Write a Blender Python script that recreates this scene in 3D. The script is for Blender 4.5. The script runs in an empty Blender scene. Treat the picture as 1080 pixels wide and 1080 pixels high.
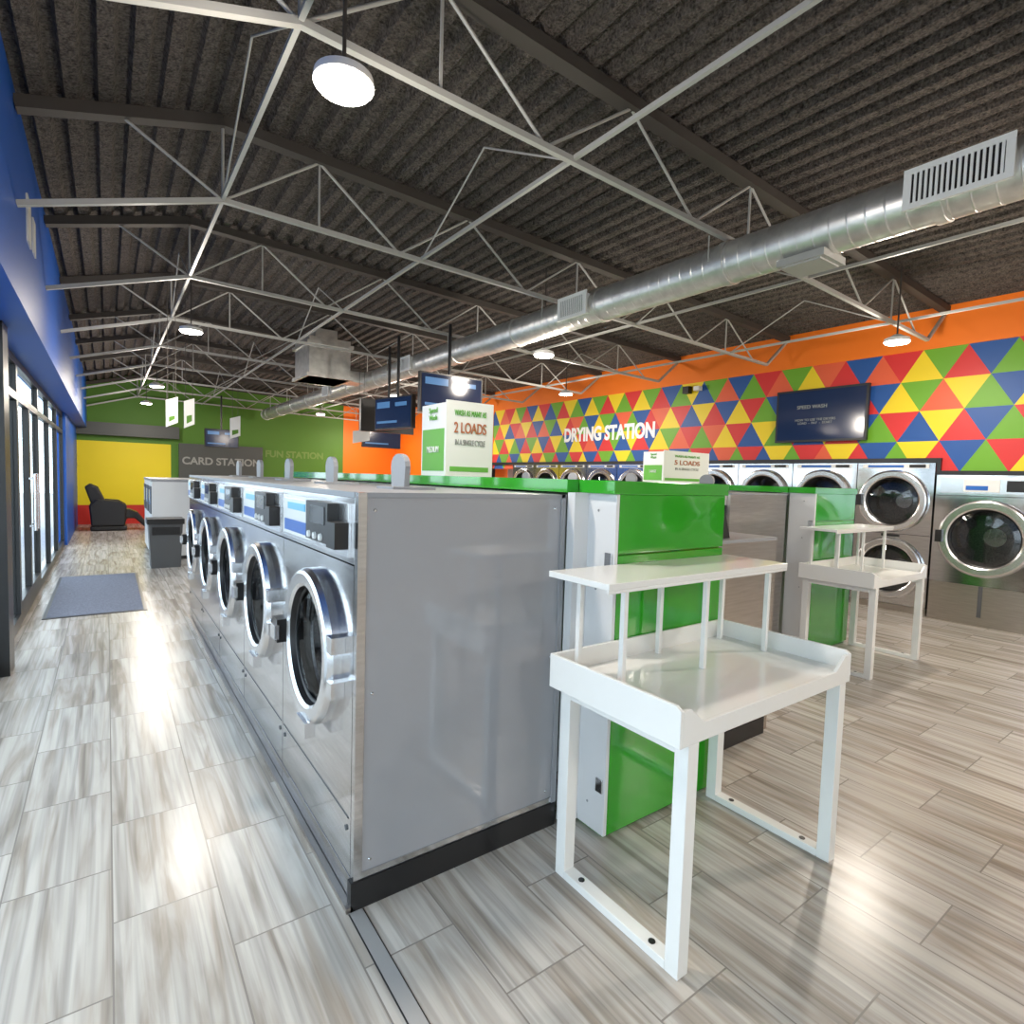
import bpy, bmesh, math, random
from mathutils import Vector, Matrix
random.seed(4)
sc=bpy.context.scene
col=bpy.context.collection
try:
    sc.view_settings.view_transform='Standard'
except Exception: pass

# ---------------------------------------------------------------- materials
def mat(name,c=(.5,.5,.5),metal=0,rough=.5,emit=None,es=1,coat=0,spec=None):
    m=bpy.data.materials.new(name);m.use_nodes=True
    b=m.node_tree.nodes['Principled BSDF']
    b.inputs['Base Color'].default_value=(*c,1)
    b.inputs['Metallic'].default_value=metal
    b.inputs['Roughness'].default_value=rough
    if coat: b.inputs['Coat Weight'].default_value=coat
    if spec is not None: b.inputs['Specular IOR Level'].default_value=spec
    if emit:
        b.inputs['Emission Color'].default_value=(*emit,1);b.inputs['Emission Strength'].default_value=es
    return m
def N(m,t,**k):
    n=m.node_tree.nodes.new(t)
    for a,v in k.items(): setattr(n,a,v)
    return n
def L(m,a,b): m.node_tree.links.new(a,b)
def bsdf(m): return m.node_tree.nodes['Principled BSDF']
def noisy(m,scale,c1,c2,bump=0,stretch=(1,1,1),rr=None,dist=.02):
    tc=N(m,'ShaderNodeTexCoord');mp=N(m,'ShaderNodeMapping');mp.inputs['Scale'].default_value=stretch
    nz=N(m,'ShaderNodeTexNoise');nz.inputs['Scale'].default_value=scale;nz.inputs['Detail'].default_value=6
    L(m,tc.outputs['Object'],mp.inputs['Vector']);L(m,mp.outputs[0],nz.inputs['Vector'])
    cr=N(m,'ShaderNodeValToRGB');cr.color_ramp.elements[0].color=(*c1,1);cr.color_ramp.elements[1].color=(*c2,1)
    cr.color_ramp.elements[0].position=.3;cr.color_ramp.elements[1].position=.7
    L(m,nz.outputs['Fac'],cr.inputs[0]);L(m,cr.outputs[0],bsdf(m).inputs['Base Color'])
    if bump:
        bp=N(m,'ShaderNodeBump');bp.inputs['Strength'].default_value=bump;bp.inputs['Distance'].default_value=dist
        L(m,nz.outputs['Fac'],bp.inputs['Height']);L(m,bp.outputs[0],bsdf(m).inputs['Normal'])
    return m
steel=noisy(mat('stainless_steel',metal=1,rough=.13),6,(.58,.58,.59),(.70,.70,.71),0,(1,1,14))
steel2=noisy(mat('brushed_steel_warm',metal=1,rough=.3),5,(.46,.42,.38),(.56,.52,.48),0,(1,1,14))
chrome=mat('chrome_ring',(.78,.78,.79),1,.24)
galv=noisy(mat('galvanized_duct',metal=.8,rough=.36),9,(.62,.62,.60),(.86,.86,.83),.08)
drum=noisy(mat('drum_steel',metal=.9,rough=.32),70,(.14,.145,.15),(.32,.325,.33))
black=mat('black_plastic',(.012,.012,.013),0,.35)
blackgl=mat('black_gloss_screen',(.008,.009,.014),0,.08)
panelgrey=mat('grey_laminate_panel',(.30,.305,.325),0,.05,coat=.7)
greyplas=mat('grey_plastic',(.28,.29,.31),0,.4)
dkgrey=mat('dark_grey_bin',(.075,.078,.082),0,.5)
white=mat('white_powder_coat',(.76,.76,.74),0,.22,coat=.3)
whitew=mat('white_panel',(.66,.67,.68),0,.35)
green=mat('green_gloss_laminate',(.022,.31,.010),0,.10,coat=.6)
greenw=mat('green_wall',(.08,.22,.015),0,.6)
blue=mat('blue_wall_paint',(.004,.085,.42),0,.45)
orange=mat('orange_wall_paint',(.90,.19,.006),0,.55)
yellow=mat('yellow_wall_paint',(.90,.74,.01),0,.55)
redp=mat('red_wall_paint',(.60,.03,.02),0,.55)
tb=mat('mosaic_blue',(.010,.08,.31),0,.5);tg=mat('mosaic_green',(.14,.37,.015),0,.5)
ty=mat('mosaic_yellow',(.82,.61,.01),0,.5);tr=mat('mosaic_red',(.64,.025,.025),0,.5);to=mat('mosaic_orange',(.74,.11,.04),0,.5)
joistw=mat('joist_paint',(.45,.45,.43),.1,.45)
joistd=mat('joist_dark',(.055,.047,.041),0,.7)
lblue=mat('label_blue',(.02,.12,.45),0,.3);cyan=mat('label_cyan',(.15,.5,.75),0,.3)
labw=mat('label_white',(.74,.75,.74),0,.3)
redtxt=mat('text_red',(.42,.13,.05),0,.5);grntxt=mat('text_green',(.12,.40,.05),0,.5)
whtxt=mat('text_white',(.9,.9,.9),0,.5);greytxt=mat('text_grey',(.30,.30,.30),0,.5)
lamp=mat('lamp_lens',(1,1,1),0,.4,emit=(1,.93,.82),es=30)
lamprim=mat('lamp_rim',(.85,.85,.85),0,.4)
scr=mat('screen_lit_blue',(.008,.012,.03),0,.12,emit=(.012,.035,.10),es=.35)
scr2=mat('screen_lit_bright',(.05,.1,.2),0,.15,emit=(.15,.4,.8),es=.35)
asph=noisy(mat('asphalt',rough=.9),8,(.30,.30,.31),(.42,.42,.42))
dsign=mat('dark_sign_panel',(.07,.08,.075),0,.5)
signtxt=mat('sign_text_muted',(.32,.34,.32),0,.5);funtxt=mat('sign_text_lime',(.17,.30,.06),0,.5)
leather=mat('black_leather',(.012,.012,.014),0,.32)
matm=noisy(mat('entry_mat',rough=.95),60,(.10,.12,.17),(.17,.19,.25),.3)
stripm=mat('aluminium_floor_strip',(.42,.42,.42),.5,.5)
grille=mat('white_grille_paint',(.92,.92,.90),0,.4)

ceilm=mat('acoustic_spray',rough=.95);m=ceilm
tc=N(m,'ShaderNodeTexCoord')
n1=N(m,'ShaderNodeTexNoise');n1.inputs['Scale'].default_value=22;n1.inputs['Detail'].default_value=8;n1.inputs['Roughness'].default_value=.7
n2=N(m,'ShaderNodeTexNoise');n2.inputs['Scale'].default_value=70;n2.inputs['Detail'].default_value=3
L(m,tc.outputs['Object'],n1.inputs['Vector']);L(m,tc.outputs['Object'],n2.inputs['Vector'])
ad=N(m,'ShaderNodeMath',operation='ADD');L(m,n1.outputs['Fac'],ad.inputs[0]);L(m,n2.outputs['Fac'],ad.inputs[1])
cr=N(m,'ShaderNodeValToRGB');cr.color_ramp.elements[0].position=.36;cr.color_ramp.elements[1].position=.66
cr.color_ramp.elements[0].color=(.026,.021,.018,1);cr.color_ramp.elements[1].color=(.235,.20,.175,1)
hf=N(m,'ShaderNodeMath',operation='MULTIPLY');hf.inputs[1].default_value=.5;L(m,ad.outputs[0],hf.inputs[0])
L(m,hf.outputs[0],cr.inputs[0]);L(m,cr.outputs[0],bsdf(m).inputs['Base Color'])
# cross embossing of the sprayed deck
sp_=N(m,'ShaderNodeSeparateXYZ');L(m,tc.outputs['Object'],sp_.inputs[0])
s1=N(m,'ShaderNodeMath',operation='MULTIPLY');s1.inputs[1].default_value=30;L(m,sp_.outputs['Y'],s1.inputs[0])
s2=N(m,'ShaderNodeMath',operation='SINE');L(m,s1.outputs[0],s2.inputs[0])
s3=N(m,'ShaderNodeMath',operation='MULTIPLY');s3.inputs[1].default_value=.22;L(m,s2.outputs[0],s3.inputs[0])
s4=N(m,'ShaderNodeMath',operation='ADD');L(m,s3.outputs[0],s4.inputs[0]);L(m,ad.outputs[0],s4.inputs[1])
bp=N(m,'ShaderNodeBump');bp.inputs['Strength'].default_value=1;bp.inputs['Distance'].default_value=.05;L(m,s4.outputs[0],bp.inputs['Height']);L(m,bp.outputs[0],bsdf(m).inputs['Normal'])
wallw=mat('interior_wall_neutral',(.5,.5,.48),0,.7)

def mkglass(name,tint,g):
    glass=bpy.data.materials.new(name);glass.use_nodes=True
    nt=glass.node_tree;nt.nodes.clear()
    o_=nt.nodes.new('ShaderNodeOutputMaterial');mx=nt.nodes.new('ShaderNodeMixShader');t_=nt.nodes.new('ShaderNodeBsdfTransparent');g_=nt.nodes.new('ShaderNodeBsdfGlossy')
    t_.inputs[0].default_value=(*tint,1);g_.inputs['Roughness'].default_value=.03;mx.inputs[0].default_value=g
    nt.links.new(t_.outputs[0],mx.inputs[1]);nt.links.new(g_.outputs[0],mx.inputs[2]);nt.links.new(mx.outputs[0],o_.inputs[0])
    return glass
glass=mkglass('window_glass',(.92,.96,.96),.08)
doorglass=mkglass('washer_door_glass',(.50,.52,.54),.08)

# floor
floorm=mat('wood_look_tile',rough=.27)
m=floorm
tc=N(m,'ShaderNodeTexCoord');sp=N(m,'ShaderNodeSeparateXYZ');cb=N(m,'ShaderNodeCombineXYZ')
L(m,tc.outputs['Object'],sp.inputs[0]);L(m,sp.outputs['Y'],cb.inputs['X']);L(m,sp.outputs['X'],cb.inputs['Y'])
br=N(m,'ShaderNodeTexBrick');br.offset=.5
for k,v in (('Scale',1),('Brick Width',.62),('Row Height',.31),('Mortar Size',.0028),('Mortar Smooth',.1),('Bias',0)): br.inputs[k].default_value=v
br.inputs['Color1'].default_value=(0,0,0,1);br.inputs['Color2'].default_value=(1,1,1,1);br.inputs['Mortar'].default_value=(.5,.5,.5,1)
L(m,cb.outputs[0],br.inputs['Vector'])
def mul(src,v):
    s=N(m,'ShaderNodeMath',operation='MULTIPLY');s.inputs[1].default_value=v;L(m,src,s.inputs[0]);return s.outputs[0]
def grain(fx,fy,scale,det,dist,rough):
    c2=N(m,'ShaderNodeCombineXYZ');L(m,mul(sp.outputs['X'],fx),c2.inputs[0]);L(m,mul(sp.outputs['Y'],fy),c2.inputs[1]);L(m,mul(br.outputs['Color'],37),c2.inputs[2])
    n=N(m,'ShaderNodeTexNoise');n.inputs['Scale'].default_value=scale;n.inputs['Detail'].default_value=det;n.inputs['Distortion'].default_value=dist;n.inputs['Roughness'].default_value=rough
    L(m,c2.outputs[0],n.inputs['Vector']);return n.outputs['Fac']
gA=grain(11,.8,1.2,4,1.0,.5);gB=grain(34,.8,1.0,2,.9,.5)
crA=N(m,'ShaderNodeValToRGB');e=crA.color_ramp.elements
e[0].position=.33;e[0].color=(.285,.245,.205,1);e[1].position=.66;e[1].color=(.50,.475,.44,1)
x=e.new(.43);x.color=(.37,.335,.295,1);x=e.new(.52);x.color=(.445,.415,.38,1)
L(m,gA,crA.inputs[0])
mrB=N(m,'ShaderNodeMapRange');mrB.inputs['From Min'].default_value=.30;mrB.inputs['From Max'].default_value=.58;mrB.inputs['To Min'].default_value=.70;mrB.inputs['To Max'].default_value=1.05;L(m,gB,mrB.inputs[0])
mr=N(m,'ShaderNodeMapRange');mr.inputs['To Min'].default_value=.92;mr.inputs['To Max'].default_value=1.05;L(m,br.outputs['Color'],mr.inputs[0])
pm=N(m,'ShaderNodeMath',operation='MULTIPLY');L(m,mrB.outputs[0],pm.inputs[0]);L(m,mr.outputs[0],pm.inputs[1])
mu=N(m,'ShaderNodeVectorMath',operation='SCALE');L(m,crA.outputs[0],mu.inputs[0]);L(m,pm.outputs[0],mu.inputs['Scale'])
mm=N(m,'ShaderNodeMix',data_type='RGBA');mm.inputs['B'].default_value=(.22,.20,.18,1)
L(m,br.outputs['Fac'],mm.inputs['Factor']);L(m,mu.outputs[0],mm.inputs['A']);L(m,mm.outputs['Result'],bsdf(m).inputs['Base Color'])
bp=N(m,'ShaderNodeBump');bp.invert=True;bp.inputs['Strength'].default_value=.4;bp.inputs['Distance'].default_value=.003
L(m,br.outputs['Fac'],bp.inputs['Height']);L(m,bp.outputs[0],bsdf(m).inputs['Normal'])

# ---------------------------------------------------------------- builder
class B:
    def __init__(s): s.v=[];s.f=[];s.fm=[];s.fs=[];s.m=[]
    def mi(s,m):
        if m not in s.m: s.m.append(m)
        return s.m.index(m)
    def add(s,vs,fs,m,smooth=False):
        o=len(s.v);s.v+= [tuple(v) for v in vs]
        k=s.mi(m)
        for f in fs: s.f.append([i+o for i in f]);s.fm.append(k);s.fs.append(smooth)
    def box(s,x0,x1,y0,y1,z0,z1,m):
        s.hexa([(x0,y0,z0),(x1,y0,z0),(x1,y1,z0),(x0,y1,z0),(x0,y0,z1),(x1,y0,z1),(x1,y1,z1),(x0,y1,z1)],m)
    def hexa(s,v,m):
        s.add(v,[(0,3,2,1),(4,5,6,7),(0,1,5,4),(1,2,6,5),(2,3,7,6),(3,0,4,7)],m)
    def beam(s,p,q,w,h,m):
        p=Vector(p);q=Vector(q);d=(q-p).normalized()
        up=Vector((0,0,1)) if abs(d.z)<.95 else Vector((0,1,0))
        a=d.cross(up).normalized();b=a.cross(d)
        vs=[]
        for c in (p,q):
            for i,j in ((-1,-1),(1,-1),(1,1),(-1,1)): vs.append(c+a*i*w/2+b*j*h/2)
        s.add(vs,[(0,1,2,3),(7,6,5,4),(0,4,5,1),(1,5,6,2),(2,6,7,3),(3,7,4,0)],m)
    def lathe(s,c,ax,prof,segs=40,caps=True):
        c=Vector(c);ax=Vector(ax).normalized();up=Vector((0,0,1)) if abs(ax.z)<.9 else Vector((1,0,0))
        a=ax.cross(up).normalized();b=ax.cross(a)
        rings=[[c+ax*h+(a*math.cos(t)+b*math.sin(t))*r for t in [2*math.pi*i/segs for i in range(segs)]] for r,h,_ in prof]
        for i in range(1,len(prof)):
            vs=rings[i-1]+rings[i]
            s.add(vs,[(j,(j+1)%segs,segs+(j+1)%segs,segs+j) for j in range(segs)],prof[i][2],True)
        if caps:
            s.add(rings[0],[tuple(range(segs))],prof[0][2]);s.add(rings[-1],[tuple(range(segs))],prof[-1][2])
    def cyl(s,p,q,r,m,segs=12):
        p=Vector(p);q=Vector(q);s.lathe(p,q-p,[(r,0,m),(r,(q-p).length,m)],segs)
    def holeplate(s,x,y0,y1,z0,z1,cy,czz,r,m,segs=48):
        outer=[];inner=[]
        for i in range(segs):
            t=2*math.pi*(i+.5)/segs;dy,dz=math.cos(t),math.sin(t)
            ks=[]
            if dy>1e-6: ks.append((y1-cy)/dy)
            if dy<-1e-6: ks.append((y0-cy)/dy)
            if dz>1e-6: ks.append((z1-czz)/dz)
            if dz<-1e-6: ks.append((z0-czz)/dz)
            k=min(ks);outer.append([x,cy+dy*k,czz+dz*k]);inner.append((x,cy+dy*r,czz+dz*r))
        for c in ((y0,z0),(y1,z0),(y1,z1),(y0,z1)):
            j=min(range(segs),key=lambda i:(outer[i][1]-c[0])**2+(outer[i][2]-c[1])**2);outer[j][1],outer[j][2]=c
        s.add(outer+inner,[(i,(i+1)%segs,segs+(i+1)%segs,segs+i) for i in range(segs)],m)
    def shell(s,x0,x1,y0,y1,z0,z1,m):
        s.add([(x0,y0,z0),(x1,y0,z0),(x1,y1,z0),(x0,y1,z0),(x0,y0,z1),(x1,y0,z1),(x1,y1,z1),(x0,y1,z1)],[(0,3,2,1),(4,5,6,7),(0,1,5,4),(1,2,6,5),(2,3,7,6)],m)
    def prism(s,pts,axis,a0,a1,m,smooth=False):
        def mk(p,a): return {'x':(a,p[0],p[1]),'y':(p[0],a,p[1]),'z':(p[0],p[1],a)}[axis]
        n=len(pts);vs=[mk(p,a0) for p in pts]+[mk(p,a1) for p in pts]
        s.add(vs,[tuple(range(n)),tuple(range(2*n-1,n-1,-1))]+[(i,(i+1)%n,n+(i+1)%n,n+i) for i in range(n)],m,smooth)
    def mesh(s,name):
        me=bpy.data.meshes.new(name);me.from_pydata(s.v,[],s.f)
        for m in s.m: me.materials.append(m)
        me.polygons.foreach_set('material_index',s.fm);me.polygons.foreach_set('use_smooth',s.fs)
        bm=bmesh.new();bm.from_mesh(me)
        bmesh.ops.recalc_face_normals(bm,faces=bm.faces);bm.to_mesh(me);bm.free()
        return me
    def obj(s,name,bevel=0,loc=(0,0,0),rot=0,parent=None):
        return place(s.mesh(name),name,loc,rot,bevel,parent)
def place(me,name,loc=(0,0,0),rot=0,bevel=0,parent=None):
    o=bpy.data.objects.new(name,me);col.objects.link(o);o.location=loc;o.rotation_euler=(0,0,rot)
    if bevel:
        md=o.modifiers.new('bevel','BEVEL');md.width=bevel;md.segments=2;md.limit_method='ANGLE';md.angle_limit=math.radians(40)
    if parent: o.parent=parent
    return o
def text(body,size,m,loc,facing,name='lettering',parent=None,align='CENTER',bold=0,sx=1):
    c=bpy.data.curves.new(name,'FONT');c.body=body;c.size=size;c.align_x=align;c.align_y='CENTER';c.extrude=.002;c.offset=bold
    c.materials.append(m)
    t=bpy.data.objects.new(name+'_tmp',c);col.objects.link(t)
    bpy.context.view_layer.update()
    me=bpy.data.meshes.new_from_object(t.evaluated_get(bpy.context.evaluated_depsgraph_get()))
    bpy.data.objects.remove(t)
    if not me.materials: me.materials.append(m)
    o=bpy.data.objects.new(name,me);col.objects.link(o)
    ax={'-x':((0,-1,0),(0,0,1),(-1,0,0)),'-y':((1,0,0),(0,0,1),(0,-1,0)),'+x':((0,1,0),(0,0,1),(1,0,0))}[facing]
    M=Matrix((( ax[0][0]*sx,ax[1][0],ax[2][0],loc[0]),(ax[0][1]*sx,ax[1][1],ax[2][1],loc[1]),(ax[0][2]*sx,ax[1][2],ax[2][2],loc[2]),(0,0,0,1)))
    o.matrix_world=M
    if parent: o.parent=parent
    return o

XL=-.62;XR=8.0;YF=18.0;YB=-4.0
def cz(x): return 3.9-(.66-x)*.28 if x<.66 else 3.9-(x-.66)*.03
def chord(x): return 3.34-(.66-x)*.32 if x<.66 else 3.34-(x-.66)*.0204

# ---------------------------------------------------------------- shell
b=B();b.box(XL-.2,XR+.6,YB-.2,YF+.2,-.1,0,floorm);b.obj('floor')
b=B();b.box(-30,XL-.22,-30,40,-.14,-.06,asph);b.obj('ground')
b=B();p=.16;x=XL-.2
prof=[]
while x<XR+.6:
    for dx,dz in ((0,0),(.07,0),(.09,.045),(.14,.045)): prof.append((x+dx,cz(x+dx)+dz))
    x+=p
vs=[(a,YB-.2,z) for a,z in prof]+[(a,YF+.2,z) for a,z in prof];n=len(prof)
b.add(vs,[(i,i+1,n+i+1,n+i) for i in range(n-1)],ceilm)
b.add([(XL-.2,YB-.2,cz(XL)+.35),(.66,YB-.2,4.2),(XR+.6,YB-.2,4.05),(XL-.2,YF+.2,cz(XL)+.35),(.66,YF+.2,4.2),(XR+.6,YF+.2,4.05)],[(0,1,4,3),(1,2,5,4)],ceilm)
b.obj('ceiling')

b=B()
yw0,yw1=5.45,13.4
b.box(XL-.18,XL,yw1,YF,0,3.6,blue)
b.box(XL-.18,-.41,YB,YF,2.47,3.75,blue)
b.obj('wall_left')
b=B()
b.box(XL-.14,XL+.05,5.2,5.45,0,2.47,black)
b.obj('storefront_column')
def window(y0,y1,name,door=False):
    b=B();x0,x1=XL-.10,XL-.045;y0+=.002
    b.box(x0,x1,y0,y0+.05,0,2.47,black);b.box(x0,x1,y1-.05,y1,0,2.47,black)
    b.box(x0,x1,y0+.05,y1-.05,2.40,2.47,black);b.box(x0,x1,y0+.05,y1-.05,2.08,2.15,black)
    b.box(x0,x1,y0+.05,y1-.05,0,.10 if not door else .20,black)
    if door:
        ym=(y0+y1)/2
        b.box(x0,x1,ym-.06,ym+.06,.2,2.1,black)
        for s in (-1,1):
            yy=ym+s*.12
            b.cyl((x1+.05,yy,.8),(x1+.05,yy,1.4),.014,chrome)
            b.beam((x1,yy,.85),(x1+.05,yy,.85),.02,.02,chrome);b.beam((x1,yy,1.35),(x1+.05,yy,1.35),.02,.02,chrome)
    b.box(x0+.02,x0+.03,y0+.05,y1-.05,.1,2.4,glass)
    b.obj(name)
ys=[YB,-1.7,.6,2.9,5.2]
k=1
for a,c in zip(ys[:-1],ys[1:]): window(a,c,f'window_{k}');k+=1
ys=[5.45,6.9,8.8,10.3,11.8,13.4]
for i,(a,c) in enumerate(zip(ys[:-1],ys[1:])):
    if i==1: window(a,c,f'door_{i}',True)
    else: window(a,c,f'window_{k}');k+=1
b=B();b.box(XL-.2,XR+.6,YB-.2,YB,0,4.0,wallw);b.obj('wall_back')

b=B();y=YF
b.box(XL,1.42,y,y+.2,0,.5,redp);b.box(XL,1.42,y,y+.2,.5,2.15,yellow);b.box(XL,1.42,y,y+.2,2.15,4,greenw)
b.box(1.42,6.2,y,y+.2,0,4,greenw);b.box(6.2,XR+.6,y,y+.2,0,4,orange)
b.box(XL,1.6,y-.25,y,2.3,2.62,dsign)
b.obj('wall_far')
s=B();s.box(1.6,3.75,17.9,17.998,1.15,2.2,dsign);so=s.obj('card_station_sign')
text('CARD STATION',.28,signtxt,(2.68,17.89,1.72),'-y','sign_lettering',so,bold=.008)
text('FUN STATION',.27,funtxt,(4.70,17.995,2.02),'-y','fun_station_lettering',bold=.01)

b=B()
b.box(XR+.5,XR+.7,YB,12.0,0,1.75,wallw);b.box(XR,XR+.6,12.06,YF,0,1.75,orange)
b.box(XR,XR+.6,YB,YF,3.2,4.0,orange)
b.box(XR,XR+.6,12.0,YF,1.75,3.2,orange)
b.box(XR+.02,XR+.6,YB,12.0,1.75,3.2,orange)
b.obj('wall_right')
b=B();rh=.365;side=.44
z0=1.74;prev={}
for r in range(4):
    y=-3.9;i=0
    while y<12.0-side/2:
        up=(i+r)%2==0
        a=y;c=y+side;mid=y+side/2;za=z0+r*rh;zb=za+rh
        tri=[(a,za),(c,za),(mid,zb)] if up else [(a,zb),(mid,za),(c,zb)]
        ban=[prev.get((r,i-1)),prev.get((r-1,i)),prev.get((r,i-2)) ]
        ch=[q for q in [tr,tr,tr,tg,tg,ty,ty,tb,tb,to] if q not in ban]
        q=random.choice(ch);prev[(r,i)]=q
        b.add([(XR+.015,p[0],p[1]) for p in tri],[(0,1,2)],q)
        y+=side/2;i+=1
b.obj('triangle_mosaic_mural')
text('DRYING STATION',.38,whtxt,(XR+.012,8.0,2.45),'-x','drying_station_lettering',bold=.016,sx=.80)
b=B()
b.box(7.97,XR+.1,2.47,12,1.84,1.90,black);b.box(7.97,XR+.1,2.43,2.47,1.70,1.90,black);b.box(7.97,XR+.1,YB,2.43,1.70,1.75,black)
b.box(7.985,XR+.1,12.0,12.05,0,1.90,black)
b.obj('trim_1')

# ---------------------------------------------------------------- joists
for k in range(-3,9):
    y=2.5+1.9*k
    if y>YF-.2 or y<YB+.1: continue
    b=B()
    b.beam((.66,y,chord(.66)),(7.5,y,chord(7.5)),.034,.032,joistw)
    b.beam((-.41,y,chord(-.41)),(.66,y,chord(.66)),.034,.032,joistw)
    b.beam((-.41,y,cz(-.41)-.05),(.66,y,cz(.66)-.05),.09,.07,joistd)
    b.beam((.66,y,cz(.66)-.05),(XR,y,cz(XR)-.05),.09,.07,joistd)
    b.beam((7.5,y,chord(7.5)),(XR,y,cz(8)-.08),.03,.03,joistw)
    xs=.66;i=0
    while xs<7.0:
        xn=xs+.65
        b.cyl((xs,y,chord(xs)),(xn,y,cz(xn)-.07),.010,joistw,6)
        if xn+.65<7.6: b.cyl((xn,y,cz(xn)-.07),(xn+.65,y,chord(xn+.65)),.010,joistw,6)
        if i%2==0: b.beam((xn,y,cz(xn)-.07),(xn,y,chord(xn)),.013,.013,joistw)
        xs+=1.3;i+=1
    b.cyl((.66,y,chord(.66)),(.1,y,cz(.1)-.07),.010,joistw,6)
    b.cyl((.66,y,chord(.66)),(.66,y,cz(.66)-.07),.010,joistw,6)
    b.obj('ceiling_joist')
for xb in (.66,2.16,4.8,6.6):
    b=B();b.beam((xb,YB+.01,chord(xb)+.01),(xb,YF-.01,chord(xb)+.01),.024,.024,joistw)
    for k in range(-3,8):
        y=2.5+1.9*k
        if y<YB+.2 or k%2: continue
        if y+.95<YF:
            b.cyl((xb,y,chord(xb)),(xb,y+.95,cz(xb)-.05),.007,joistw,6);b.cyl((xb,y+1.9,chord(xb)),(xb,y+.95,cz(xb)-.05),.007,joistw,6)
    b.obj('joist_bridging')

# ---------------------------------------------------------------- duct
b=B();DX,DZ,DR=3.66,3.10,.145
pr=[(DR,0,galv)];y=YB+.1;Y0=y
while y<17.0:
    y2=min(y+1.25,17.0)
    t=y
    while t<y2-.1:
        t+=.1;pr+= [(DR,t-Y0-.006,galv),(DR+.0025,t-Y0,galv),(DR,t-Y0+.006,galv)]
    pr+=[(DR,y2-Y0-.03,galv),(DR+.009,y2-Y0-.028,galv),(DR+.009,y2-Y0+.028,galv),(DR,y2-Y0+.03,galv)]
    y=y2+.031
b.lathe((DX,Y0,DZ),(0,1,0),pr,32)
for k in range(-3,8):
    y=2.5+1.9*k
    if y<YB+.2: continue
    b.cyl((DX-DR-.005,y+.05,DZ),(DX-DR-.005,y+.05,chord(DX)),.006,joistw,6);b.cyl((DX+DR+.005,y+.05,DZ),(DX+DR+.005,y+.05,chord(DX)),.006,joistw,6)
b.obj('spiral_air_duct')
def register(y0,y1):
    b=B();xf=DX-DR-.03
    b.box(xf,DX-.08,y0,y1,DZ-.085,DZ+.085,grille)
    b.box(xf-.012,xf,y0-.02,y1+.02,DZ-.105,DZ-.075,grille);b.box(xf-.012,xf,y0-.02,y1+.02,DZ+.075,DZ+.105,grille)
    b.box(xf-.012,xf,y0-.02,y0+.015,DZ-.075,DZ+.075,grille);b.box(xf-.012,xf,y1-.015,y1+.02,DZ-.075,DZ+.075,grille)
    b.box(xf-.004,xf,y0+.015,y1-.015,DZ-.075,DZ+.075,black)
    n=int((y1-y0)/.024)
    for i in range(n):
        yy=y0+.02+i*.024
        b.box(xf-.011,xf-.004,yy,yy+.012,DZ-.075,DZ+.075,grille)
    b.obj('duct_register_grille')
for y0,y1 in ((.88,1.30),(3.8,4.15),(7.4,7.75),(11,11.35),(-2.2,-1.8)): register(y0,y1)
b=B();b.box(DX-.12,DX+.16,1.75,2.05,DZ-DR-.035,DZ-DR+.01,joistw);b.box(DX-.10,DX+.14,1.78,2.02,DZ-DR-.045,DZ-DR-.03,joistw);b.obj('duct_diffuser')
b=B();b.box(2.55,3.2,9.0,9.8,3.0,3.62,galv);b.box(2.51,3.24,8.96,9.84,3.0,3.05,galv);b.box(2.51,3.24,8.96,9.84,3.5,3.55,galv)
b.box(3.2,3.56,9.2,9.6,3.02,3.2,galv);b.box(2.7,3.05,9.2,9.6,3.55,3.80,galv);b.obj('hvac_plenum_box')

# ---------------------------------------------------------------- lamps
def pendant(x,y,z=2.98,r=.11,pw=44,c=(1,.90,.78)):
    b=B()
    b.lathe((x,y,z),(0,0,1),[(r*.9,-.012,lamp),(r,0,lamp),(r*1.04,.005,lamprim),(r*1.0,.035,lamprim),(r*.5,.06,lamprim),(.03,.075,lamprim)],32)
    b.beam((x,y,z+.07),(x,y,cz(x)+.02),.012,.012,joistd)
    b.obj('pendant_lamp')
    l=bpy.data.lights.new('lamp_light','AREA');l.shape='DISK';l.size=.2;l.energy=pw*.7;l.color=c
    lo=bpy.data.objects.new('lamp_light',l);col.objects.link(lo);lo.location=(x,y,z-.03)
    l=bpy.data.lights.new('lamp_glow','POINT');l.shadow_soft_size=.09;l.energy=pw*1.1;l.color=c
    lo=bpy.data.objects.new('lamp_glow',l);col.objects.link(lo);lo.location=(x,y,z-.15)
for y in (-2.6,2.22,7.05,12.2,15.6): pendant(.75,y,pw=38 if y<8 else 48)
for y in (-3,.3,4.95,9.9,14.5): pendant(4.4 if y!=4.95 else 3.95,y,2.88 if y==4.95 else 2.98)
for y in (-2.4,2.4,7.4,12.4,16.5): pendant(6.42,y,pw=48)

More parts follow.
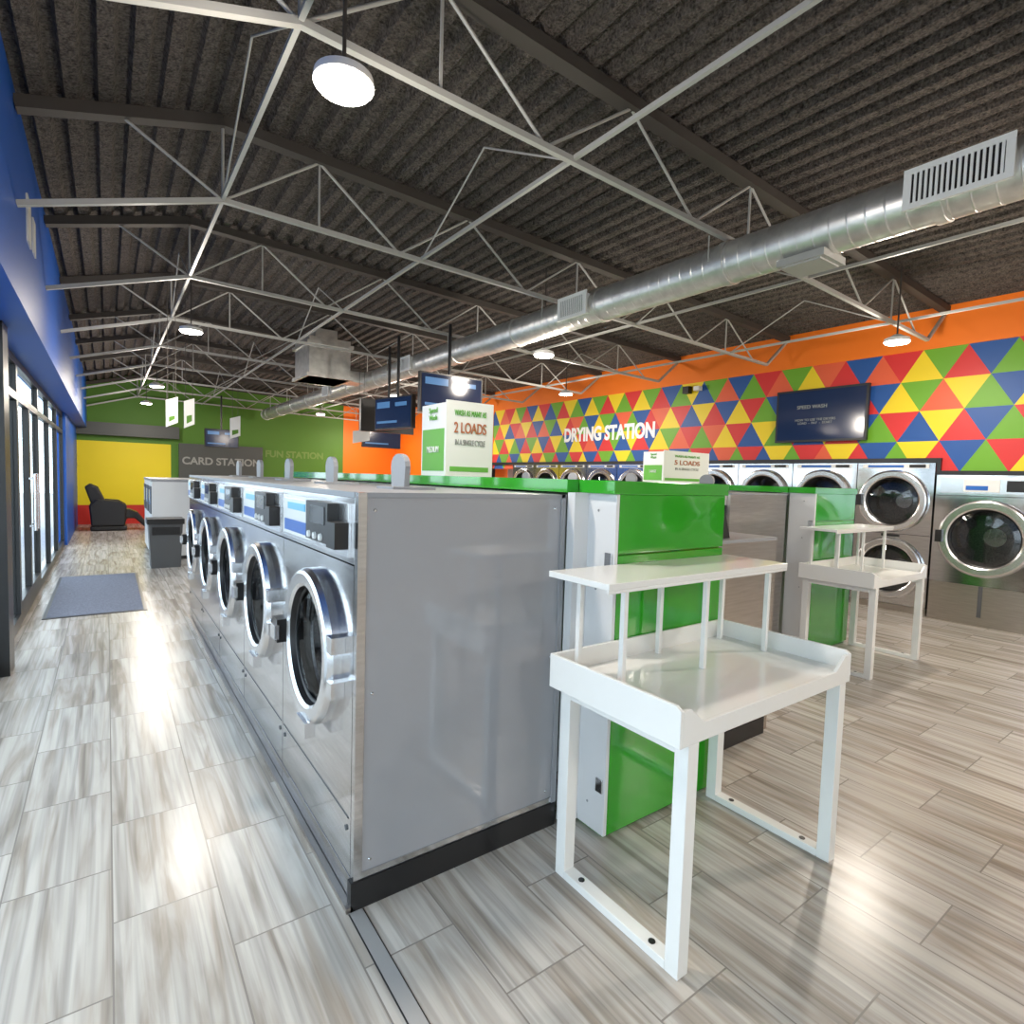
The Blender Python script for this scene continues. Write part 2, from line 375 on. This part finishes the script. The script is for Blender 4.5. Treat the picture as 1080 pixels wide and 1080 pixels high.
# ---------------------------------------------------------------- washers
def portdoor(b,cy,czz,R,plate,y0,y1,z0,z1,dep=.33):
    hr=R*.86
    b.holeplate(0,y0,y1,z0,z1,cy,czz,hr,plate)
    b.lathe((0,cy,czz),(1,0,0),[(hr,0,black),(hr*.96,.05,black),(hr*.94,.06,drum),(hr*.98,.07,drum),(hr*.98,dep,drum),(hr*.90,dep+.03,drum),(hr*.3,dep+.02,drum),(hr*.28,dep,chrome),(.01,dep,chrome)],44,False)
    for a in (90,210,330):
        a=math.radians(a);q=hr*.93
        b.beam((.08,cy+q*math.cos(a),czz+q*math.sin(a)),(dep,cy+q*math.cos(a),czz+q*math.sin(a)),.05,.05,drum)
    b.lathe((0,cy,czz),(-1,0,0),[(R,0,chrome),(R,.03,chrome),(R*.97,.05,chrome),(R*.93,.056,chrome),(R*.80,.052,chrome),(R*.76,.042,chrome),(R*.74,.02,black),(R*.71,.012,black),(R*.70,-.01,black)],48,False)
    b.lathe((0,cy,czz),(-1,0,0),[(R*.72,.015,doorglass),(R*.60,.028,doorglass),(R*.35,.036,doorglass),(.01,.038,doorglass)],44,False)
def washer_mesh(name,w=.93,d=.88,H=1.44,rd=.305,zc=.82,yo=-.05,st=steel):
    b=B();h=w/2-.003;kz=H/1.44
    b.box(.03,d,-h,h,.0,.10,black)
    b.box(.0,.03,-h,h,.02,.10,st)
    b.shell(.0,d,-h,h,.105,1.19*kz,st)
    b.box(.0,d,-h,h,1.195*kz,H-.02,st)
    b.box(-.002,d,-h,h,H-.02,H,greyplas)
    z1,z2=1.215*kz,1.40*kz
    b.box(-.012,0,-h+.03,h-.03,z1,z2,chrome)
    b.box(-.018,-.012,-.02,h-.06,z1+.015,z2-.015,labw)
    b.box(-.022,-.018,.03,h-.10,z1+.03,z1+.08,lblue)
    b.box(-.022,-.018,.05,h-.15,z2-.06,z2-.03,cyan)
    b.box(-.05,-.012,-.33,-.07,z1+.035,z2-.005,black)
    b.box(-.053,-.05,-.30,-.13,z2-.085,z2-.02,blackgl)
    for i in range(3): b.lathe((-.05,-.12-i*.07,z1+.055),(-1,0,0),[(.014,0,labw),(.012,.008,labw)],12)
    b.box(-.06,-.012,-.44,-.35,z1+.03,z1+.12,black)
    b.box(-.002,0,-h+.02,h-.02,.30*kz,.306*kz,dkgrey)
    for yy in (-h+.04,h-.04): b.lathe((0,yy,.26*kz),(-1,0,0),[(.01,0,dkgrey),(.01,.004,dkgrey)],10)
    R=rd
    portdoor(b,yo,zc*kz,R,st,-h,h,.105,1.19*kz)
    b.box(-.09,-.045,yo+R*.82,yo+R*1.10,zc*kz-.05,zc*kz+.05,black)
    b.box(-.105,-.085,yo+R*.76,yo+R*.98,zc*kz-.03,zc*kz+.03,chrome)
    b.box(-.05,0,yo-R*1.10,yo-R*.90,zc*kz-.11,zc*kz-.05,chrome);b.box(-.05,0,yo-R*1.10,yo-R*.90,zc*kz+.05,zc*kz+.11,chrome)
    b.box(-.070,-.03,yo-.10,yo+.02,zc*kz-R*1.10,zc*kz-R*.9,chrome)
    pts=[(-.065,H),(.065,H)]+[(.075*math.cos(t),H+.10+.055*math.sin(t)) for t in [math.pi*i/8 for i in range(9)]]
    b.prism([(p[0],p[1]) for p in pts],'x',.36,.385,greyplas)
    b.box(.30,.50,-.09,.09,H,H+.012,greyplas)
    return b.mesh(name)
wm=washer_mesh('washer_a')
Pt=.93;W0=1.82
for i in range(5): place(wm,'washing_machine',(.67,W0+Pt*(i+.5),0),0,.003)
b=B()
b.box(.67,.70,1.79,1.819,.1,1.44,steel);b.box(.70,1.55,1.795,1.819,.1,1.425,panelgrey)
b.box(.70,1.57,1.788,1.819,1.425,1.44,greyplas);b.box(1.55,1.575,1.788,1.819,.1,1.44,greyplas)
b.box(.66,1.57,1.785,1.819,.0,.1,black)
b.box(.70,1.55,1.79,1.795,.105,.125,steel)
for zz in (.16,.75,1.38):
    for xx in (.73,1.52): b.lathe((xx,1.795,zz),(0,-1,0),[(.006,0,steel),(.004,.003,steel)],8)
b.obj('washer_end_panel')
b=B();b.box(.655,.70,YB,1.78,.0,.004,stripm);b.box(.651,.655,YB,1.78,0,.003,black);b.box(.70,.704,YB,1.78,0,.003,black);b.obj('trim_2')
b=B();b.box(.645,.668,1.785,W0+5*Pt,0,.018,steel2);b.obj('trim_3')
b=B();b.box(1.60,2.40,2.12,6.45,.0,1.44,whitew);b.box(1.575,2.42,1.79,6.47,1.45,1.505,green);b.box(1.58,1.66,1.74,1.785,.02,1.45,whitew);b.box(1.575,2.42,1.786,1.79,1.45,1.505,green)
b.obj('service_bulkhead')
def cabinet(name,x0,x1,y0,y1):
    b=B()
    b.box(x0,x0+.02,y0,y1,0.02,1.45,whitew)
    b.box(x0+.02,x1,y0+.02,y1,0.0,1.45,green)
    b.box(x0+.022,x1,y0,y0+.02,0.02,1.20,green);b.box(x0+.022,x1,y0,y0+.02,1.206,1.45,green)
    b.box(x0-.02,x1+.02,y0-.005,y1,1.45,1.505,green)
    for z in (.2,.75,1.15): b.box(x0-.008,x0,y0+.01,y0+.05,z,z+.06,steel)
    for z in (.13,.6,1.05,1.38): b.lathe((x0,y0+.10,z),(-1,0,0),[(.006,0,greyplas),(.004,.003,greyplas)],8)
    b.lathe((x1-.05,y0,.75),(0,-1,0),[(.012,0,chrome),(.012,.006,chrome)],12)
    return b.obj(name,.003)
cabinet('green_utility_cabinet',1.66,2.40,1.58,1.785)
wm2=washer_mesh('washer_b',w=.78,d=.82,H=1.20,rd=.26,zc=.80,yo=0,st=steel2)
for i in range(6): place(wm2,'washing_machine',(3.26,1.78+.78*(i+.5),0),math.pi,.003)
b=B();b.prism([(2.46,1.202),(2.86,1.202),(2.80,1.36),(2.50,1.40)],'y',1.84,2.02,black);b.box(2.56,2.74,1.832,1.84,1.25,1.34,lblue);b.obj('card_reader')
for i in range(4): place(wm,'washing_machine',(4.16,2.72+Pt*(i+.5),0),0,.003)
b=B();b.box(4.16,5.04,2.69,2.719,.1,1.425,steel2);b.box(4.15,5.05,2.685,2.719,0,.1,black);b.box(4.16,5.05,2.68,2.719,1.425,1.44,greyplas);b.obj('washer_end_panel')
b=B();b.box(5.08,5.9,2.9,6.4,0,1.44,whitew);b.box(5.05,5.95,2.69,6.43,1.45,1.505,green);b.obj('service_bulkhead')
cabinet('green_utility_cabinet',5.08,5.86,2.45,2.685)

# ---------------------------------------------------------------- folding tables
def table_mesh(name):
    b=B()
    t=.05;W=1.0;D=.57;zt=.73
    for x in (0,W-t):
        b.box(x,x+t,0,t,0,zt,white);b.box(x,x+t,D-t,D,0,zt,white)
        b.box(x,x+t,t,D-t,0,.03,white);b.box(x,x+t,t,D-t,zt-.04,zt,white)
        for yy in (.12,D-.12): b.lathe((x+t/2,yy,.03),(0,0,1),[(.012,0,black),(.012,.002,black)],12)
    X0,X1,Y0,Y1=-.045,W+.03,-.001,D+.02
    th=.014;zb=zt+.125;e=.0005
    b.box(X0+th,X1-th,Y0+th,Y1-th,zt+.02,zt+.05,white)
    for x in (X0,X1-th):
        b.prism([(Y0,zt),(Y0,zb-.012),(Y0+.02,zb),(Y1,zb),(Y1,zt)],'x',x,x+th,white)
    b.box(X0+th,X1-th,Y1-th,Y1-e,zt,zb,white)
    b.prism([(X0+th,zt),(X0+th,zb-.015),(X0+.05,zb-.015),(X0+.12,zt+.058),(X1-.12,zt+.058),(X1-.05,zb-.015),(X1-th,zb-.015),(X1-th,zt)],'y',Y0+e,Y0+th,white)
    zs=1.145
    for x in (.04,.50,W-.06):
        for yy in (.31,.53): b.box(x,x+.020,yy,yy+.020,zt+.05,zs,white)
    b.box(-.065,W+.04,.285,.59,zs,zs+.022,white)
    b.box(-.065,W+.04,.285,.297,zs-.012,zs,white)
    return b.mesh(name)
tm=table_mesh('folding_table_m')
place(tm,'folding_table',(1.38,.985,0),0,.002)
place(tm,'folding_table',(4.86,1.84,0),0,.002)

# ---------------------------------------------------------------- folded standing placards
def placard(x0,x1,y0,y1,z0,z1,big,tag,name):
    b=B();b.box(x0,x1,y0,y0+.008,z0,z1,labw);b.box(x0,x0+.008,y0+.008,y1,z0,z1-.015,labw)
    b.box(x0-.002,x0,y0+.02,y1-.015,z0+.03,z1-.17,grntxt)
    b.box(x0+.03,x1-.03,y0-.002,y0,z0+.03,z0+.06,grntxt)
    o=b.obj(name)
    cx=(x0+x1)/2;h=z1-z0;s=.8*(x1-x0)/.36
    text('WASH AS MANY AS',h*.11,grntxt,(cx,y0-.004,z0+h*.84),'-y','line_1',o,sx=.68*s)
    text(big,h*.20,redtxt,(cx,y0-.004,z0+h*.64),'-y','line_2',o,bold=.001,sx=.85*s)
    text('IN A SINGLE CYCLE',h*.11,greytxt,(cx,y0-.004,z0+h*.45),'-y','line_3',o,sx=.65*s)
    text(tag,h*.12,labw,(x0-.005,(y0+y1)/2,z0+h*.35),'-x','line_4',o,sx=.75)
    text('Speed\nWash',h*.10,grntxt,(x0-.005,(y0+y1)/2,z0+h*.83),'-x','line_5',o)
    return o
placard(1.66,2.00,3.0,3.32,1.505,1.965,'2 LOADS','MEDIUM','standing_placard')
placard(5.15,6.0,4.2,4.5,1.505,1.88,'5 LOADS','LARGE','standing_placard')

# ---------------------------------------------------------------- dryers
def stack_mesh():
    b=B();h=.425-.003
    b.box(0,.5,-h,h,.0,.08,steel2)
    b.shell(-.0,.5,-h,h,.085,.96,steel);b.shell(0,.5,-h,h,.965,1.84,steel)
    b.box(-.01,0,-.36,.36,1.775,1.825,labw);b.box(-.014,-.01,-.1,.3,1.785,1.815,lblue);b.box(-.018,-.01,-.33,-.16,1.785,1.82,black)
    b.box(-.01,0,-.1,.1,.925,.955,black)
    portdoor(b,0,1.37,.385,steel,-h,h,.965,1.84,.36);portdoor(b,0,.53,.385,steel,-h,h,.085,.96,.36)
    for z in (1.37,.53): b.box(-.10,-.04,.325,.385,z-.07,z+.07,black)
    return b.mesh('stack_dryer')
sm=stack_mesh()
y=2.90
for i in range(10): place(sm,'stacked_dryer',(7.96,y+.855*i,0),0,.003)
def bigdryer_mesh():
    b=B();h=.49-.003
    b.box(0,.5,-h,h,0,.45,steel2);b.shell(0,.5,-h,h,.455,1.46,steel);b.box(0,.5,-h,h,1.465,1.70,steel)
    b.box(-.012,0,-.44,.44,1.49,1.67,chrome);b.box(-.02,-.012,-.1,.22,1.51,1.65,labw);b.box(-.024,-.02,0,.2,1.53,1.58,lblue);b.box(-.03,-.012,-.36,-.16,1.52,1.64,black)
    portdoor(b,0,.99,.435,steel,-h,h,.455,1.46,.38)
    b.box(-.10,-.04,.37,.435,.92,1.06,black)
    b.box(-.004,0,-.02,.02,.1,.45,dkgrey)
    return b.mesh('big_dryer')
bm_=bigdryer_mesh()
for i in range(6): place(bm_,'large_washer_extractor',(7.93,1.96-.985*i,0),0,.003)

b=B();b.box(7.93,7.98,3.24,4.46,2.14,2.87,black);b.box(7.925,7.93,3.27,4.43,2.17,2.84,scr)
b.box(7.98,8.014,3.6,4.1,2.3,2.7,black)
tv=b.obj('wall_television')
text('SPEED WASH',.07,signtxt,(7.92,3.95,2.62),'-x','screen_text',tv);text('HOW TO USE THE DRYERS\nLOAD  -  PAY  -  START',.045,signtxt,(7.92,3.9,2.42),'-x','screen_text_2',tv)
b=B();b.box(7.9,8.0,6.0,6.12,3.02,3.14,black);b.box(7.9,8.0,5.8,5.9,3.05,3.12,white);b.obj('wall_speaker')

def hangtv(x,y,w,z0,z1,ang,name):
    b=B();b.box(-w/2,w/2,-.03,.03,z0,z1,black);b.box(-w/2+.02,w/2-.02,-.036,-.03,z0+.02,z1-.02,scr)
    b.box(-w/2+.06,-.06,-.039,-.036,z1-.14,z1-.06,scr2);b.box(.06,w/2-.1,-.039,-.036,z1-.13,z1-.08,scr2);b.box(-w/2+.06,w/2-.3,-.039,-.036,z0+.08,z0+.11,scr2)
    b.box(-.1,.1,.03,.07,(z0+z1)/2-.1,(z0+z1)/2+.1,black);b.cyl((0,.05,(z0+z1)/2),(0,.05,chord(x)+.02),.02,black)
    return b.obj(name,loc=(x,y,0),rot=ang)
hangtv(3.32,5.9,.84,2.24,2.70,0,'hanging_television');hangtv(3.05,6.9,.8,2.1,2.52,math.radians(-78),'hanging_television');hangtv(3.25,7.6,.8,2.1,2.55,math.radians(180),'hanging_television');hangtv(5.0,12.0,.9,2.1,2.6,0,'hanging_television')
hangtv(2.3,15.5,.75,2.05,2.5,0,'hanging_television')
def aisle(x,y,z0,z1,w=.22):
    b=B();b.prism([(x-w/2,z0),(x+w/2,z0+.06),(x+w/2,z1),(x-w/2,z1-.05)],'y',y,y+.015,labw)
    b.prism([(x-w/2+.03,z0+.06),(x+w/2-.03,z0+.10),(x+w/2-.03,z1-.22),(x-w/2+.03,z1-.24)],'y',y-.002,y,greenw) if z1-z0>.3 else None
    for d in (-.04,.04): b.cyl((x+d,y+.007,z1-.04),(x+d,y+.007,cz(x)),.003,joistd,6)
    b.obj('hanging_aisle_sign')
aisle(.62,7.7,1.98,2.34,.12);aisle(.88,8.5,2.03,2.43,.12);aisle(1.68,10,2.0,2.38,.15);aisle(3.4,9.0,2.0,2.25,.28)

# ---------------------------------------------------------------- far furniture
b=B()
for i in range(3):
    y=10.7+i*.75
    b.box(.58,1.35,y,y+.72,.06,1.28,whitew);b.box(.60,1.33,y+.02,y+.70,0,.06,black);b.box(.57,1.36,y-.005,y+.725,1.28,1.32,greyplas)
    b.box(.565,.58,y+.1,y+.62,.75,1.2,dkgrey);b.box(.56,.565,y+.18,y+.5,.9,1.14,scr2)
b.box(1.4,2.3,10.7,12.9,0,1.1,dkgrey)
b.obj('vending_counter')
b=B();b.prism([(.52,0),(.90,0),(.93,.66),(.49,.66)],'y',9.85,10.22,dkgrey);b.box(.47,.95,9.82,10.25,.66,.74,black);b.box(.53,.89,9.835,9.85,.50,.62,black);b.obj('trash_bin')
for i,(x,c) in enumerate(((2.0,dsign),(2.75,black),(4.2,redp))):
    b=B();b.box(x,x+.68,17.2,17.85,.0,1.25,c);b.box(x+.06,x+.62,17.18,17.2,.5,1.15,scr2 if i==1 else greyplas);b.box(x+.1,x+.58,17.18,17.2,.15,.35,black);b.obj('change_machine')
b=B()
prof=[(-.30,1.02),(-.20,1.10),(-.05,1.02),(.12,.62),(.30,.50),(.55,.50),(.72,.42),(.92,.14),(.86,.06),(.66,.28),(.50,.28),(.45,.10),(-.02,.10),(-.10,.35)]
b.prism([(p[0]-.13,p[1]) for p in prof],'y',16.15,16.62,leather)
arm=[(-.28,.12),(-.32,.60),(-.18,.74),(.25,.70),(.40,.60),(.36,.12)]
for y0 in (16.0,16.62): b.prism([(p[0]-.03,p[1]) for p in arm],'y',y0,y0+.15,leather)
b.box(-.33,.37,16.05,16.72,0,.12,black)
b.obj('massage_chair',.03)
b=B();b.box(-.50,.30,7.0,9.5,0,.008,matm);b.box(-.53,.33,6.97,7.0,0,.006,black);b.box(-.53,.33,9.5,9.53,0,.006,black);b.box(-.53,-.5,7,9.5,0,.006,black);b.box(.30,.33,7,9.5,0,.006,black);b.obj('entry_mat')
b=B();b.box(-.41,-.40,4.9,5.1,2.95,3.25,labw);b.box(-.41,-.40,5.25,5.4,2.98,3.22,labw);b.obj('wall_notice')

# ---------------------------------------------------------------- world
w=bpy.data.worlds.new('World');sc.world=w;w.use_nodes=True
bg=w.node_tree.nodes['Background'];bg.inputs[0].default_value=(.78,.88,1,1);bg.inputs[1].default_value=4.4

cd=bpy.data.cameras.new('camera');co=bpy.data.objects.new('camera',cd);col.objects.link(co)
cd.sensor_width=36;cd.lens=36*591.3/1080;cd.clip_start=.02
r=Vector((.8111,-.5842,.0304));fw=Vector((.5849,.8090,-.0591)).normalized();r=(r-fw*r.dot(fw)).normalized();u=r.cross(fw)
M=Matrix(((r.x,u.x,-fw.x,0),(r.y,u.y,-fw.y,0),(r.z,u.z,-fw.z,1.5),(0,0,0,1)))
co.matrix_world=M
sc.camera=co
